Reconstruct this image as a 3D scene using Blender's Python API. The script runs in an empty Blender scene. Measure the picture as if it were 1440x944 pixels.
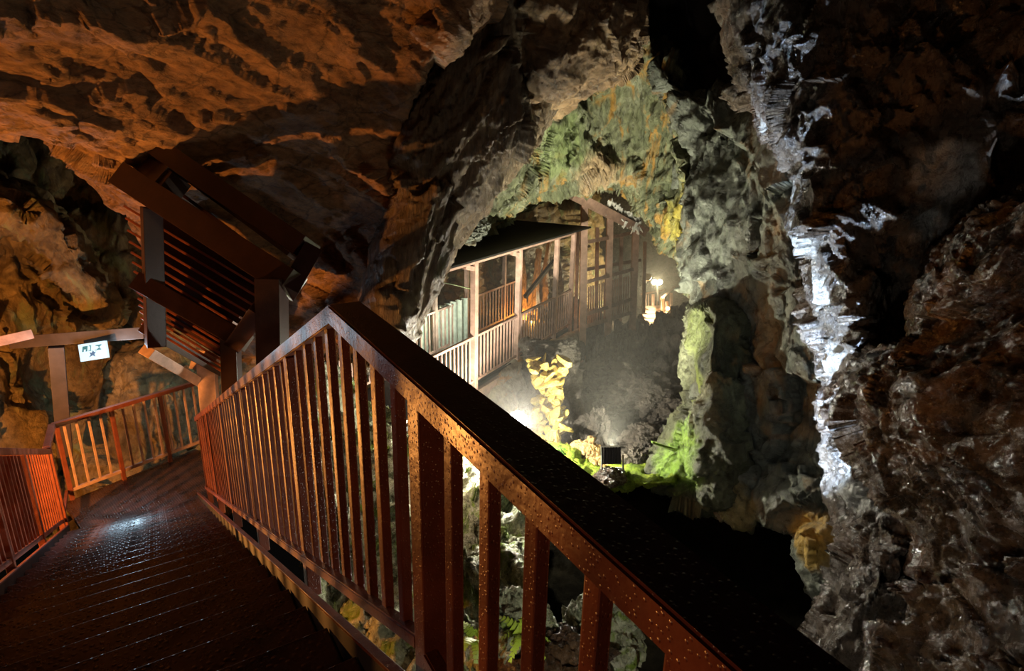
import bpy, bmesh, math, random
import numpy as np
from mathutils import Vector, Matrix
random.seed(4); rng = np.random.default_rng(4)
SC = bpy.context.scene
COL = SC.collection
# ------------------------------------------------------------------ camera
FPX = 863.0; PITCH = math.atan(863 / 2730); ROLL = math.atan(.022); EYE = 1.62
_R0 = np.array([1, 0, 0.]); _U0 = np.array([0, math.sin(PITCH), math.cos(PITCH)]); FW = np.array([0, math.cos(PITCH), -math.sin(PITCH)])
RT = math.cos(ROLL) * _R0 + math.sin(ROLL) * _U0; UP = -math.sin(ROLL) * _R0 + math.cos(ROLL) * _U0
CAM = np.array([0, 0, EYE])
cd = bpy.data.cameras.new('camera'); cam = bpy.data.objects.new('camera', cd); COL.objects.link(cam)
cam.matrix_world = Matrix(((RT[0], UP[0], -FW[0], 0), (RT[1], UP[1], -FW[1], 0), (RT[2], UP[2], -FW[2], EYE), (0, 0, 0, 1)))
cd.sensor_width = 36; cd.lens = FPX / 1440 * 36; cd.clip_start = .02; cd.clip_end = 200
SC.camera = cam
def ray(u, v): return (u - 720) / FPX * RT + (472 - v) / FPX * UP + FW
def P(u, v, d): return CAM + ray(u, v) * d
def atz(u, v, z):
    r = ray(u, v); return CAM + r * ((z - EYE) / r[2])
def onplane(u, v, p0, n):
    r = ray(u, v); return CAM + r * (((np.array(p0) - CAM) @ n) / (r @ n))
# ------------------------------------------------------------------ tags and basic builders
def tag(o, label=None, cat=None, group=None, kind=None):
    if label: o['label'] = label
    if cat: o['category'] = cat
    if group: o['group'] = group
    if kind: o['kind'] = kind
    return o
def thing(name, loc, label, cat, group=None):
    o = bpy.data.objects.new(name, None); COL.objects.link(o); o.location = Vector(loc); o.empty_display_size = .2
    return tag(o, label, cat, group)
def link(name, me, mat, parent=None):
    o = bpy.data.objects.new(name, me); COL.objects.link(o)
    if mat and not me.materials: me.materials.append(mat)
    if parent is not None: o.parent = parent
    return o
def wloc(parent):
    v = Vector((0, 0, 0))
    while parent is not None:
        v += parent.location; parent = parent.parent
    return v
_cache = {}
def box_mesh(w, l, h, mat, bev=None):
    k = (round(w, 4), round(l, 4), round(h, 4), mat.name)
    if k in _cache: return _cache[k]
    bm = bmesh.new(); bmesh.ops.create_cube(bm, size=1)
    bmesh.ops.scale(bm, vec=(w, l, h), verts=bm.verts)
    b = min(.006, .16 * min(w, l, h)) if bev is None else bev
    if b > 0: bmesh.ops.bevel(bm, geom=list(bm.edges), offset=b, segments=2, affect='EDGES', profile=.6)
    me = bpy.data.meshes.new('box'); bm.to_mesh(me); bm.free(); me.materials.append(mat); _cache[k] = me
    return me
def beam(name, p0, p1, w, h, mat, parent=None, side=None):
    """box from p0 to p1; w across (horizontal side axis), h along the remaining axis"""
    p0 = Vector(p0); p1 = Vector(p1); d = p1 - p0; L = d.length; y = d / L
    if side is None: x = y.cross(Vector((0, 0, 1)))
    else: x = Vector(side)
    if x.length < 1e-4: x = Vector((1, 0, 0))
    x = (x - y * x.dot(y)).normalized(); z = x.cross(y)
    o = link(name, box_mesh(w, L, h, mat), None, parent)
    M = Matrix((x, y, z)).transposed().to_4x4(); M.translation = (p0 + p1) / 2 - wloc(parent)
    o.matrix_basis = M
    return o
def mesh_from(name, verts, faces, mat, parent=None, smooth=False):
    me = bpy.data.meshes.new(name); me.from_pydata([tuple(v) for v in verts], [], faces); me.update()
    if smooth: me.polygons.foreach_set('use_smooth', [True] * len(me.polygons))
    o = link(name, me, mat, parent)
    return o
def bm_obj(name, bm, mat, parent=None, loc=None, smooth=False):
    me = bpy.data.meshes.new(name); bm.to_mesh(me); bm.free()
    if smooth: me.polygons.foreach_set('use_smooth', [True] * len(me.polygons))
    o = link(name, me, mat, parent)
    if loc is not None: o.location = Vector(loc) - wloc(parent)
    return o
def tube(name, pts, rad, mat, parent=None, seg=8):
    cu = bpy.data.curves.new(name, 'CURVE'); cu.dimensions = '3D'; cu.bevel_depth = rad; cu.bevel_resolution = 2
    sp = cu.splines.new('POLY'); sp.points.add(len(pts) - 1); off = wloc(parent)
    for q, p in zip(sp.points, pts): q.co = (*(Vector(p) - off), 1)
    tmp = bpy.data.objects.new('tmp', cu); COL.objects.link(tmp)
    me = bpy.data.meshes.new_from_object(tmp.evaluated_get(bpy.context.evaluated_depsgraph_get()))
    bpy.data.objects.remove(tmp); bpy.data.curves.remove(cu); me.materials.clear()
    return link(name, me, mat, parent)
# ------------------------------------------------------------------ materials
def nt(name):
    m = bpy.data.materials.new(name); m.use_nodes = True; n = m.node_tree; b = n.nodes['Principled BSDF']
    return m, n, b
def N(n, t, **k):
    x = n.nodes.new(t)
    for a, v in k.items():
        if a.startswith('i_'): x.inputs[a[2:].replace('_', ' ')].default_value = v
        else: setattr(x, a, v)
    return x
def ramp(n, stops):
    r = n.nodes.new('ShaderNodeValToRGB'); e = r.color_ramp.elements
    while len(e) < len(stops): e.new(.5)
    for q, (p, c) in zip(e, stops): q.position = p; q.color = (*c, 1)
    return r
def rock_mat(name, cols, scale=1.0, stretch=(1, 1, 1), rot=(0, 0, 0), rough=(.3, .65), bump=.6, spec=.5, crack=.5, spots=(), vein=None):
    """layered wet rock; cols dark->light; spots = mineral, moss or painted-light patches with their own place (centre, radius, colour)"""
    m, n, b = nt(name); L = n.links.new
    tc = N(n, 'ShaderNodeTexCoord'); mp = N(n, 'ShaderNodeMapping'); mp.inputs['Scale'].default_value = stretch; mp.inputs['Rotation'].default_value = rot
    L(tc.outputs['Object'], mp.inputs['Vector']); V = mp.outputs['Vector']
    n1 = N(n, 'ShaderNodeTexNoise', i_Scale=.9 * scale, i_Detail=9., i_Roughness=.68, i_Distortion=.6); L(V, n1.inputs['Vector'])
    k = len(cols); r1 = ramp(n, [(.30 + .4 * i / (k - 1), c) for i, c in enumerate(cols)]); L(n1.outputs['Fac'], r1.inputs['Fac'])
    n2 = N(n, 'ShaderNodeTexNoise', i_Scale=7 * scale, i_Detail=8., i_Roughness=.7); L(V, n2.inputs['Vector'])
    r2 = ramp(n, [(.3, (.35, .33, .3)), (.55, (1, 1, 1)), (.75, (1.35, 1.3, 1.25))]); L(n2.outputs['Fac'], r2.inputs['Fac'])
    mx = N(n, 'ShaderNodeMix', data_type='RGBA', blend_type='MULTIPLY'); mx.inputs[0].default_value = 1
    L(r1.outputs['Color'], mx.inputs[6]); L(r2.outputs['Color'], mx.inputs[7]); colr = mx.outputs[2]
    if vein:
        vn = N(n, 'ShaderNodeTexNoise', i_Scale=vein[1], i_Detail=5., i_Roughness=.6, i_Distortion=1.5); L(V, vn.inputs['Vector'])
        vr = ramp(n, [(vein[2] - .06, (0, 0, 0)), (vein[2] + .03, (1, 1, 1))]); L(vn.outputs['Fac'], vr.inputs['Fac'])
        m2 = N(n, 'ShaderNodeMix', data_type='RGBA'); m2.inputs[7].default_value = (*vein[0], 1)
        L(vr.outputs['Color'], m2.inputs[0]); L(colr, m2.inputs[6]); colr = m2.outputs[2]
    for c, rad, sc in spots:
        sub = N(n, 'ShaderNodeVectorMath', operation='DISTANCE'); sub.inputs[1].default_value = tuple(c); L(tc.outputs['Object'], sub.inputs[0])
        nn = N(n, 'ShaderNodeTexNoise', i_Scale=3., i_Detail=6.); L(tc.outputs['Object'], nn.inputs['Vector'])
        ma = N(n, 'ShaderNodeMath', operation='MULTIPLY_ADD'); ma.inputs[1].default_value = rad * 1.1; ma.inputs[2].default_value = -rad * .55; L(nn.outputs['Fac'], ma.inputs[0])
        ad = N(n, 'ShaderNodeMath', operation='ADD'); L(sub.outputs['Value'], ad.inputs[0]); L(ma.outputs[0], ad.inputs[1])
        mr = N(n, 'ShaderNodeMapRange', interpolation_type='SMOOTHSTEP'); mr.inputs[1].default_value = rad * .55; mr.inputs[2].default_value = rad; mr.inputs[3].default_value = .9; mr.inputs[4].default_value = 0
        L(ad.outputs[0], mr.inputs[0])
        m3 = N(n, 'ShaderNodeMix', data_type='RGBA', blend_type='MIX'); mm = N(n, 'ShaderNodeMix', data_type='RGBA', blend_type='MULTIPLY'); mm.inputs[0].default_value = 1; mm.inputs[7].default_value = (*sc, 1)
        L(r2.outputs['Color'], mm.inputs[6]); L(mr.outputs[0], m3.inputs[0]); L(colr, m3.inputs[6]); L(mm.outputs[2], m3.inputs[7]); colr = m3.outputs[2]
    vo = N(n, 'ShaderNodeTexVoronoi', feature='DISTANCE_TO_EDGE', i_Scale=1.7 * scale)
    wv = N(n, 'ShaderNodeMix', data_type='VECTOR'); wv.inputs[0].default_value = .16; L(V, wv.inputs[4]); L(n2.outputs['Color'], wv.inputs[5]); L(wv.outputs[1], vo.inputs['Vector'])
    vr = ramp(n, [(0, (1 - crack,) * 3), (.03, (1, 1, 1))]); L(vo.outputs['Distance'], vr.inputs['Fac'])
    m4 = N(n, 'ShaderNodeMix', data_type='RGBA', blend_type='MULTIPLY'); m4.inputs[0].default_value = 1; L(colr, m4.inputs[6]); L(vr.outputs['Color'], m4.inputs[7])
    L(m4.outputs[2], b.inputs['Base Color'])
    n3 = N(n, 'ShaderNodeTexNoise', i_Scale=5.5 * scale, i_Detail=12., i_Roughness=.72, i_Distortion=.4); L(V, n3.inputs['Vector'])
    v3 = N(n, 'ShaderNodeTexVoronoi', i_Scale=9 * scale); L(wv.outputs[1], v3.inputs['Vector'])
    a1 = N(n, 'ShaderNodeMath', operation='MULTIPLY_ADD'); a1.inputs[1].default_value = .25; L(v3.outputs['Distance'], a1.inputs[0]); L(n3.outputs['Fac'], a1.inputs[2])
    bp = N(n, 'ShaderNodeBump', i_Strength=bump, i_Distance=.12); L(a1.outputs[0], bp.inputs['Height']); L(bp.outputs['Normal'], b.inputs['Normal'])
    rr = N(n, 'ShaderNodeMapRange'); rr.inputs[1].default_value = .35; rr.inputs[2].default_value = .65; rr.inputs[3].default_value = rough[0]; rr.inputs[4].default_value = rough[1]
    L(n2.outputs['Fac'], rr.inputs[0]); L(rr.outputs[0], b.inputs['Roughness'])
    b.inputs['Specular IOR Level'].default_value = spec
    return m
def paint_mat(name, col, rough=.3, drops=.3, metallic=0., dirt=.35, scale=1.0):
    """painted steel beaded with water"""
    m, n, b = nt(name); L = n.links.new; tc = N(n, 'ShaderNodeTexCoord')
    n1 = N(n, 'ShaderNodeTexNoise', i_Scale=5. * scale, i_Detail=6., i_Roughness=.65); L(tc.outputs['Object'], n1.inputs['Vector'])
    r = ramp(n, [(.3, tuple(c * (1 - dirt) for c in col)), (.7, tuple(min(1, c * (1 + dirt)) for c in col))]); L(n1.outputs['Fac'], r.inputs['Fac']); L(r.outputs['Color'], b.inputs['Base Color'])
    n2 = N(n, 'ShaderNodeTexVoronoi', i_Scale=85 * scale); L(tc.outputs['Object'], n2.inputs['Vector'])
    r2 = ramp(n, [(.0, (1, 1, 1)), (.32, (0, 0, 0))]); L(n2.outputs['Distance'], r2.inputs['Fac'])
    n3 = N(n, 'ShaderNodeTexNoise', i_Scale=30. * scale, i_Detail=3.); L(tc.outputs['Object'], n3.inputs['Vector'])
    ad = N(n, 'ShaderNodeMath', operation='ADD'); L(r2.outputs['Color'], ad.inputs[0]); L(n3.outputs['Fac'], ad.inputs[1])
    bp = N(n, 'ShaderNodeBump', i_Strength=drops, i_Distance=.004); L(ad.outputs[0], bp.inputs['Height']); L(bp.outputs['Normal'], b.inputs['Normal'])
    b.inputs['Roughness'].default_value = rough; b.inputs['Metallic'].default_value = metallic
    return m
def plain(name, col, rough=.5, metallic=0.):
    m, n, b = nt(name); L = n.links.new; tc = N(n, 'ShaderNodeTexCoord')
    n1 = N(n, 'ShaderNodeTexNoise', i_Scale=9., i_Detail=5.); L(tc.outputs['Object'], n1.inputs['Vector'])
    r = ramp(n, [(.3, tuple(c * .7 for c in col)), (.7, col)]); L(n1.outputs['Fac'], r.inputs['Fac']); L(r.outputs['Color'], b.inputs['Base Color'])
    b.inputs['Roughness'].default_value = rough; b.inputs['Metallic'].default_value = metallic
    return m
def emit(name, col, s):
    m, n, b = nt(name); b.inputs['Base Color'].default_value = (.01, .01, .01, 1); b.inputs['Emission Color'].default_value = (*col, 1); b.inputs['Emission Strength'].default_value = s
    return m
M = {}
M['rail'] = paint_mat('red_brown_wet_paint', (.17, .048, .027), .36, .5)
M['shelter'] = paint_mat('shelter_brown_paint', (.03, .012, .0095), .33, .2)
M['gantry'] = paint_mat('gantry_brown_paint', (.05, .031, .022), .45, .15)
M['pale'] = paint_mat('pale_brown_paint', (.42, .27, .21), .5, .1)
M['tower'] = paint_mat('tower_brown_paint', (.30, .19, .14), .55, .1)
M['darkroof'] = plain('dark_roof_sheet', (.018, .017, .015), .6)
M['black'] = plain('black_metal', (.012, .012, .012), .45, .3)
M['grey'] = plain('grey_metal', (.25, .26, .25), .4, .6)
def tread_mat():
    m, n, b = nt('wet_checker_plate'); L = n.links.new; tc = N(n, 'ShaderNodeTexCoord')
    mp = N(n, 'ShaderNodeMapping'); mp.inputs['Rotation'].default_value = (0, 0, .78); mp.inputs['Scale'].default_value = (30, 30, 30); L(tc.outputs['Object'], mp.inputs['Vector'])
    v = N(n, 'ShaderNodeTexVoronoi', i_Scale=1.0, i_Randomness=.25); L(mp.outputs['Vector'], v.inputs['Vector'])
    r = ramp(n, [(.15, (1, 1, 1)), (.45, (0, 0, 0))]); L(v.outputs['Distance'], r.inputs['Fac'])
    n1 = N(n, 'ShaderNodeTexNoise', i_Scale=3., i_Detail=8., i_Roughness=.7); L(tc.outputs['Object'], n1.inputs['Vector'])
    c = ramp(n, [(.3, (.022, .012, .008)), (.7, (.075, .036, .02))]); L(n1.outputs['Fac'], c.inputs['Fac']); L(c.outputs['Color'], b.inputs['Base Color'])
    rr = ramp(n, [(.35, (.18,) * 3), (.65, (.42,) * 3)]); L(n1.outputs['Fac'], rr.inputs['Fac']); L(rr.outputs['Color'], b.inputs['Roughness'])
    n4 = N(n, 'ShaderNodeTexNoise', i_Scale=14., i_Detail=4.); L(tc.outputs['Object'], n4.inputs['Vector'])
    ad = N(n, 'ShaderNodeMath', operation='MULTIPLY_ADD'); ad.inputs[1].default_value = .7; L(n4.outputs['Fac'], ad.inputs[0]); L(r.outputs['Color'], ad.inputs[2])
    bp = N(n, 'ShaderNodeBump', i_Strength=.6, i_Distance=.006); L(ad.outputs[0], bp.inputs['Height']); L(bp.outputs['Normal'], b.inputs['Normal'])
    b.inputs['Specular IOR Level'].default_value = .6
    return m
M['tread'] = tread_mat()
# ------------------------------------------------------------------ numpy noise for the rock relief
def _hash(ix, iy, iz, s):
    h = (ix.astype(np.int64) * 374761393 + iy.astype(np.int64) * 668265263 + iz.astype(np.int64) * 2147483647 + s * 1274126177) & 0x7fffffff
    h = ((h ^ (h >> 13)) * 1274126177) & 0x7fffffff; h = ((h ^ (h >> 16)) * 1103515245 + 12345) & 0x7fffffff
    return ((h >> 8) & 0xffff) / 65535.0
def vnoise(p, s=0):
    i = np.floor(p); f = p - i; f = f * f * (3 - 2 * f); ix, iy, iz = i[:, 0], i[:, 1], i[:, 2]; out = 0
    for dx in (0, 1):
        for dy in (0, 1):
            for dz in (0, 1):
                w = (f[:, 0] if dx else 1 - f[:, 0]) * (f[:, 1] if dy else 1 - f[:, 1]) * (f[:, 2] if dz else 1 - f[:, 2])
                out = out + w * _hash(ix + dx, iy + dy, iz + dz, s)
    return out * 2 - 1
def fbm(p, o=5, s=0, g=.5):
    a = 1; t = 0
    for k in range(o): t = t + a * vnoise(p * 2 ** k + 17.3 * k, s + k); a *= g
    return t
def facets(p, s=0):
    """tilted blocks: every cell a plane of its own"""
    i = np.floor(p); best = np.full(len(p), 1e9); val = np.zeros(len(p))
    for dx in (-1, 0, 1):
        for dy in (-1, 0, 1):
            for dz in (-1, 0, 1):
                c = i + (dx, dy, dz); a, b_, c_ = c[:, 0], c[:, 1], c[:, 2]
                sd = c + np.stack([_hash(a, b_, c_, s + 1), _hash(a, b_, c_, s + 2), _hash(a, b_, c_, s + 3)], 1)
                q = p - sd; d = (q * q).sum(1)
                g = np.stack([_hash(a, b_, c_, s + 4), _hash(a, b_, c_, s + 5), _hash(a, b_, c_, s + 6)], 1) - .5
                v = (q * g).sum(1) * 2.0 + (_hash(a, b_, c_, s + 7) - .5) * .8
                k = d < best; best[k] = d[k]; val[k] = v[k]
    return val
def catmull(ctrl, t):
    n = len(ctrl); i = np.clip(np.floor(t).astype(int), 0, n - 2); f = (t - i)
    f = f.reshape(-1, *([1] * (ctrl.ndim - 1)))
    g = lambda k: ctrl[np.clip(k, 0, n - 1)]
    p0, p1, p2, p3 = g(i - 1), g(i), g(i + 1), g(i + 2)
    return .5 * (2 * p1 + (p2 - p0) * f + (2 * p0 - 5 * p1 + 4 * p2 - p3) * f ** 2 + (3 * p1 - p0 - 3 * p2 + p3) * f ** 3)
def rock(name, rows, mat, nu=150, nv=150, amp=.2, fs=1.1, fine=.06, seed=0, stretch=(1, 1, 1), rot=0., folds=.8, label=None, cat=None, kind='structure', parent=None, smooth=False, ring=1.2, ripple=0, outward=.04):
    """a rock mass from control points (image direction and distance), its rim folded back into the mass behind"""
    g = np.array([[P(*q) for q in r] for r in rows])
    if ring:
        c = g.reshape(-1, 3).mean(0)
        def back(e, inner):
            d = (e - CAM); d = d / np.linalg.norm(d, axis=-1, keepdims=True); o = e - inner; return e + d * ring + o * outward
        g = np.concatenate([back(g[:1], g[1:2]), g, back(g[-1:], g[-2:-1])], 0)
        g = np.concatenate([back(g[:, :1], g[:, 1:2]), g, back(g[:, -1:], g[:, -2:-1])], 1)
    a = catmull(g, np.linspace(0, g.shape[0] - 1, nv)); b = catmull(np.swapaxes(a, 0, 1), np.linspace(0, g.shape[1] - 1, nu)); b = np.swapaxes(b, 0, 1)
    du = np.gradient(b, axis=1); dv = np.gradient(b, axis=0); nrm = np.cross(du, dv); nrm /= np.linalg.norm(nrm, axis=2, keepdims=True) + 1e-9
    tow = ((CAM - b) * nrm).sum(2).mean()
    if tow < 0: nrm = -nrm
    p = b.reshape(-1, 3); q = nrm.reshape(-1, 3)
    cr, sr = math.cos(rot), math.sin(rot)
    s = p * np.array([1, 1, 1]); s = np.stack([cr * s[:, 0] - sr * s[:, 2], s[:, 1], sr * s[:, 0] + cr * s[:, 2]], 1) * np.array(stretch)
    w = s + .35 * np.stack([fbm(s * 1.3, 3, seed + 50), fbm(s * 1.3, 3, seed + 60), fbm(s * 1.3, 3, seed + 70)], 1)
    d = amp * fbm(s * .55, 3, seed) * folds + 1.15 * amp * facets(w * fs * .85, seed + 9) + amp * .3 * facets(w * fs * 2.7, seed + 19) + fine * .8 * fbm(s * 4, 4, seed + 29, .55) + fine * .45 * facets(w * fs * 7, seed + 39)
    if ripple: d = d + ripple * np.abs(fbm(s * 2.2, 3, seed + 90))
    p = p + q * d[:, None]
    i = np.arange(nv * nu).reshape(nv, nu); f = np.stack([i[:-1, :-1], i[:-1, 1:], i[1:, 1:], i[1:, :-1]], -1).reshape(-1, 4)
    if tow < 0: f = f[:, ::-1]
    me = bpy.data.meshes.new(name); me.vertices.add(len(p)); me.vertices.foreach_set('co', p.astype(np.float32).ravel())
    me.loops.add(f.size); me.loops.foreach_set('vertex_index', f.ravel().astype(np.int32)); me.polygons.add(len(f))
    me.polygons.foreach_set('loop_start', np.arange(0, f.size, 4, dtype=np.int32)); me.polygons.foreach_set('loop_total', np.full(len(f), 4, np.int32))
    me.update(calc_edges=True); me.validate()
    if smooth: me.polygons.foreach_set('use_smooth', np.ones(len(f), bool))
    o = link(name, me, mat, parent); tag(o, label, cat, None, kind)
    return o
def boulder(name, loc, size, mat, seed=0, sub=5, amp=.22, label=None, cat='rock', rotz=0., group=None, parent=None):
    bm = bmesh.new(); bmesh.ops.create_icosphere(bm, subdivisions=sub, radius=1)
    v = np.array([x.co for x in bm.verts]); n = v.copy(); s = v * 1.3 + seed * 7.7
    d = amp * facets(s * 1.1, seed) + amp * .5 * facets(s * 2.8, seed + 5) + amp * .3 * fbm(s * 4, 4, seed)
    v = (v + n * d[:, None]) * np.array(size)
    c, sn = math.cos(rotz), math.sin(rotz); v = np.stack([c * v[:, 0] - sn * v[:, 1], sn * v[:, 0] + c * v[:, 1], v[:, 2]], 1)
    for x, y in zip(bm.verts, v): x.co = y
    o = bm_obj(name, bm, mat, parent, loc); tag(o, label, cat if label else None, group)
    return o
# ------------------------------------------------------------------ rock masses: the cave
R_or = rock_mat('warm_brown_rock', [(.12, .065, .03), (.28, .16, .075), (.40, .25, .13)], 1.0, (1, 1, 2.0), (0, .7, .2), (.38, .7), .8, .4, .55)
R_rec = rock_mat('yellow_brown_rock', [(.06, .042, .02), (.19, .13, .052), (.34, .25, .11)], 1.0, (1, 1, .6), (0, 0, 0), (.3, .6), .8, .5, .5, vein=((.18, .2, .09), 1.2, .6))
R_mid = rock_mat('dark_ribbed_rock', [(.05, .036, .02), (.14, .095, .05), (.27, .21, .13)], 1.3, (2.2, 1, .5), (0, .4, 0), (.25, .6), .9, .5, .5)
R_top = rock_mat('brown_block_rock', [(.08, .05, .028), (.20, .125, .06), (.33, .23, .12)], 1.0, (1, 1, 1), (0, 0, 0), (.3, .65), .8, .45, .5)
R_grn = rock_mat('green_grey_rock', [(.06, .075, .04), (.17, .185, .10), (.36, .38, .27)], 1.1, (1.5, 1.5, .55), (0, .2, 0), (.2, .5), 1.0, .5, .4, vein=((.34, .19, .04), 1.1, .6),
    spots=[(P(935, 330, 11.7), 1.2, (.42, .36, .06)), (P(960, 400, 11.2), .6, (.5, .27, .06)), (P(850, 255, 12.8), .8, (.42, .3, .17)), (P(800, 210, 12.1), .8, (.2, .26, .1))])
R_fin = rock_mat('grey_green_wet_rock', [(.045, .05, .04), (.13, .145, .115), (.26, .28, .23)], .9, (1, 1, .8), (0, -.3, 0), (.25, .55), .9, .5, .5, vein=((.14, .1, .05), 1.1, .62),
    spots=[(P(1140, 760, 8.3), .5, (.42, .27, .05)), (P(1030, 720, 9.4), .5, (.3, .24, .1))])
R_moss = rock_mat('mossy_rock', [(.03, .034, .018), (.085, .095, .05), (.20, .22, .13)], 1.2, (1, 1, .7), (0, .2, 0), (.35, .65), .9, .45, .5, spots=[(P(945, 640, 9.9), .75, (.20, .36, .03)), (P(968, 540, 10.1), .4, (.2, .25, .05)), (P(978, 470, 10.3), .6, (.13, .16, .045))])  # moss patches; the buttress edge's lit look is put into their colour
R_rgt = rock_mat('dark_brown_wet_rock', [(.02, .011, .005), (.07, .039, .017), (.14, .085, .04)], 1.1, (1, 1, 1), (0, 0, 0), (.1, .42), 1.0, .65, .5)
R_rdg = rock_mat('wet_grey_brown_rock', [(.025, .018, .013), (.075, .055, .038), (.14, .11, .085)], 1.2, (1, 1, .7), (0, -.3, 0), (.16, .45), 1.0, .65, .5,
    spots=[(P(u, v, d), r, (.42, .43, .42)) for u, v, d, r in ((1085, 185, 7.9, .32), (1110, 260, 7.8, .34), (1130, 340, 7.6, .34), (1160, 420, 7.5, .36), (1180, 500, 7.4, .34), (1195, 600, 7.2, .3), (1205, 690, 7.0, .34), (1340, 240, 6.5, .4), (1290, 310, 6.8, .3))])  # pale patches paint cold light onto the ridge edge and gully
R_gry = rock_mat('grey_brown_rubble_rock', [(.03, .027, .022), (.11, .095, .078), (.22, .19, .155)], 1.6, (1, 1, 1), (0, 0, 0), (.4, .7), .9, .4, .5)
R_pal = rock_mat('pale_wall_rock', [(.22, .19, .14), (.36, .31, .23), (.46, .41, .31)], 1.0, (1, 1, 1), (0, 0, 0), (.5, .8), .35, .3, .2, vein=((.4, .2, .08), 1.6, .66))
R_for = rock_mat('pale_green_wet_rock', [(.12, .13, .07), (.42, .45, .29), (.72, .73, .6)], 1.5, (1, 1, .8), (0, 0, 0), (.2, .5), 1.0, .6, .5, vein=((.2, .3, .04), 2.2, .58))
R_drk = rock_mat('shade_black_floor', [(.0015, .0015, .001), (.003, .0027, .002), (.006, .005, .003)], .8, (1, 1, 1), (0, 0, 0), (.9, 1), .3, 0., .2)  # near-black colour carries the shade on the gorge floor
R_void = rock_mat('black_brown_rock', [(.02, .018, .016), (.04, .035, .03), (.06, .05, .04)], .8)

rock('ceiling', [
    [(-180, -140, 3.6), (50, -140, 4.2), (250, -140, 5.0), (420, -140, 5.7), (560, -140, 6.1), (720, -140, 6.4)],
    [(-180, 20, 4.4), (40, 20, 5.0), (230, 20, 5.8), (400, 20, 6.4), (540, 20, 6.7), (670, 10, 6.8)],
    [(-180, 110, 5.2), (40, 112, 5.8), (220, 130, 6.7), (390, 150, 7.4), (510, 140, 7.4), (592, 120, 7.2)],
    [(-180, 150, 5.7), (60, 168, 6.3), (180, 235, 7.6), (330, 270, 8.5), (470, 240, 8.3), (570, 200, 7.8)],
    [(-180, 160, 6.0), (50, 180, 6.6), (165, 262, 8.2), (320, 390, 9.6), (450, 350, 9.1), (578, 300, 8.2)],
    [(-180, 166, 6.8), (48, 186, 7.6), (158, 270, 9.2), (300, 470, 10.4), (440, 500, 9.8), (562, 450, 9.2)]],
    R_or, 330, 290, .15, .8, .036, 1, (.7, 1, 2.2), .6, label='orange-lit sloping rock slab of the cave roof, upper left', cat='cave roof')
rock('wall_left', [
    [(-180, 120, 11.0), (0, 140, 11.8), (120, 160, 12.6), (230, 200, 13), (400, 300, 13.2)],
    [(-180, 260, 10.6), (0, 270, 11.3), (110, 290, 12.4), (220, 300, 12.8), (400, 400, 13)],
    [(-180, 400, 10.2), (0, 400, 11.2), (100, 400, 12.2), (200, 420, 12.6), (390, 480, 12.6)],
    [(-180, 520, 9.8), (0, 520, 11.0), (90, 520, 12.4), (190, 530, 12.2), (380, 540, 12.2)],
    [(-180, 640, 9.4), (0, 640, 10.6), (90, 640, 12.0), (200, 620, 11.9), (370, 620, 11.8)],
    [(-180, 780, 9.0), (0, 760, 10.2), (90, 720, 11.5), (200, 700, 11.5), (360, 700, 11.4)]],
    R_rec, 220, 220, .42, .8, .06, 2, (1, 1, .7), .3, label='yellow-brown cave wall behind the glowing sign', cat='cave wall')
rock('wall_left_rib', [
    [(-160, 200, 9.6), (-20, 250, 9.9), (60, 280, 10.4), (120, 350, 11), (160, 440, 11.6)],
    [(-160, 250, 9.2), (-20, 272, 9.5), (70, 310, 10.1), (120, 380, 10.7), (150, 450, 11.4)],
    [(-160, 330, 9.4), (-30, 320, 9.8), (40, 350, 10.3), (95, 410, 10.9), (130, 460, 11.6)]],
    R_rec, 140, 60, .2, 1.2, .05, 3, (1, 1, 1.6), .6, label='curved rock rib below the roof lip, far left', cat='cave wall')
rock('wall_middle', [
    [(615, -140, 7.8), (680, -140, 7.4), (745, -140, 7.6)],
    [(598, 40, 8.0), (650, 40, 7.5), (712, 40, 7.8)],
    [(562, 180, 8.2), (620, 180, 7.7), (722, 180, 8.1)],
    [(562, 290, 8.4), (600, 290, 8.0), (672, 280, 8.5)],
    [(548, 390, 8.5), (572, 390, 8.2), (606, 385, 8.7)],
    [(520, 500, 8.7), (538, 500, 8.4), (556, 480, 8.8)]],
    R_mid, 120, 320, .22, 1.3, .06, 4, (1.8, 1, .45), .45, label='dark ribbed rock column left of the covered footbridge', cat='cave wall')
rock('ceiling_middle', [
    [(670, -140, 8.2), (780, -140, 8.0), (860, -140, 8.2), (930, -140, 8.8)],
    [(692, 30, 8.4), (770, 40, 8.1), (845, 30, 8.3), (892, 15, 8.9)],
    [(700, 110, 8.9), (770, 112, 8.6), (835, 92, 8.8), (888, 72, 9.3)],
    [(715, 150, 9.6), (780, 140, 9.5), (835, 115, 9.6), (880, 88, 10.0)]],
    R_top, 170, 190, .22, 1.1, .05, 5, label='brown block of rock roof above the green vault', cat='cave roof')
rock('wall_arch', [
    [(780, 60, 9.6), (710, 90, 9.2), (672, 170, 9.0), (632, 245, 9.0), (585, 330, 9.0)],
    [(780, 88, 9.9), (730, 128, 9.5), (690, 190, 9.2), (642, 262, 9.2), (590, 342, 9.2)],
    [(800, 112, 10.4), (750, 176, 10.0), (708, 236, 9.7), (655, 292, 9.6), (596, 350, 9.5)],
    [(794, 130, 11.2), (746, 196, 10.8), (704, 254, 10.5), (654, 308, 10.3), (598, 362, 10.2)]],
    R_mid, 240, 120, .16, 1.2, .05, 6, (1.6, 1, .6), .7, label='brown leaning slabs on the left of the green vault', cat='cave wall')
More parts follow.
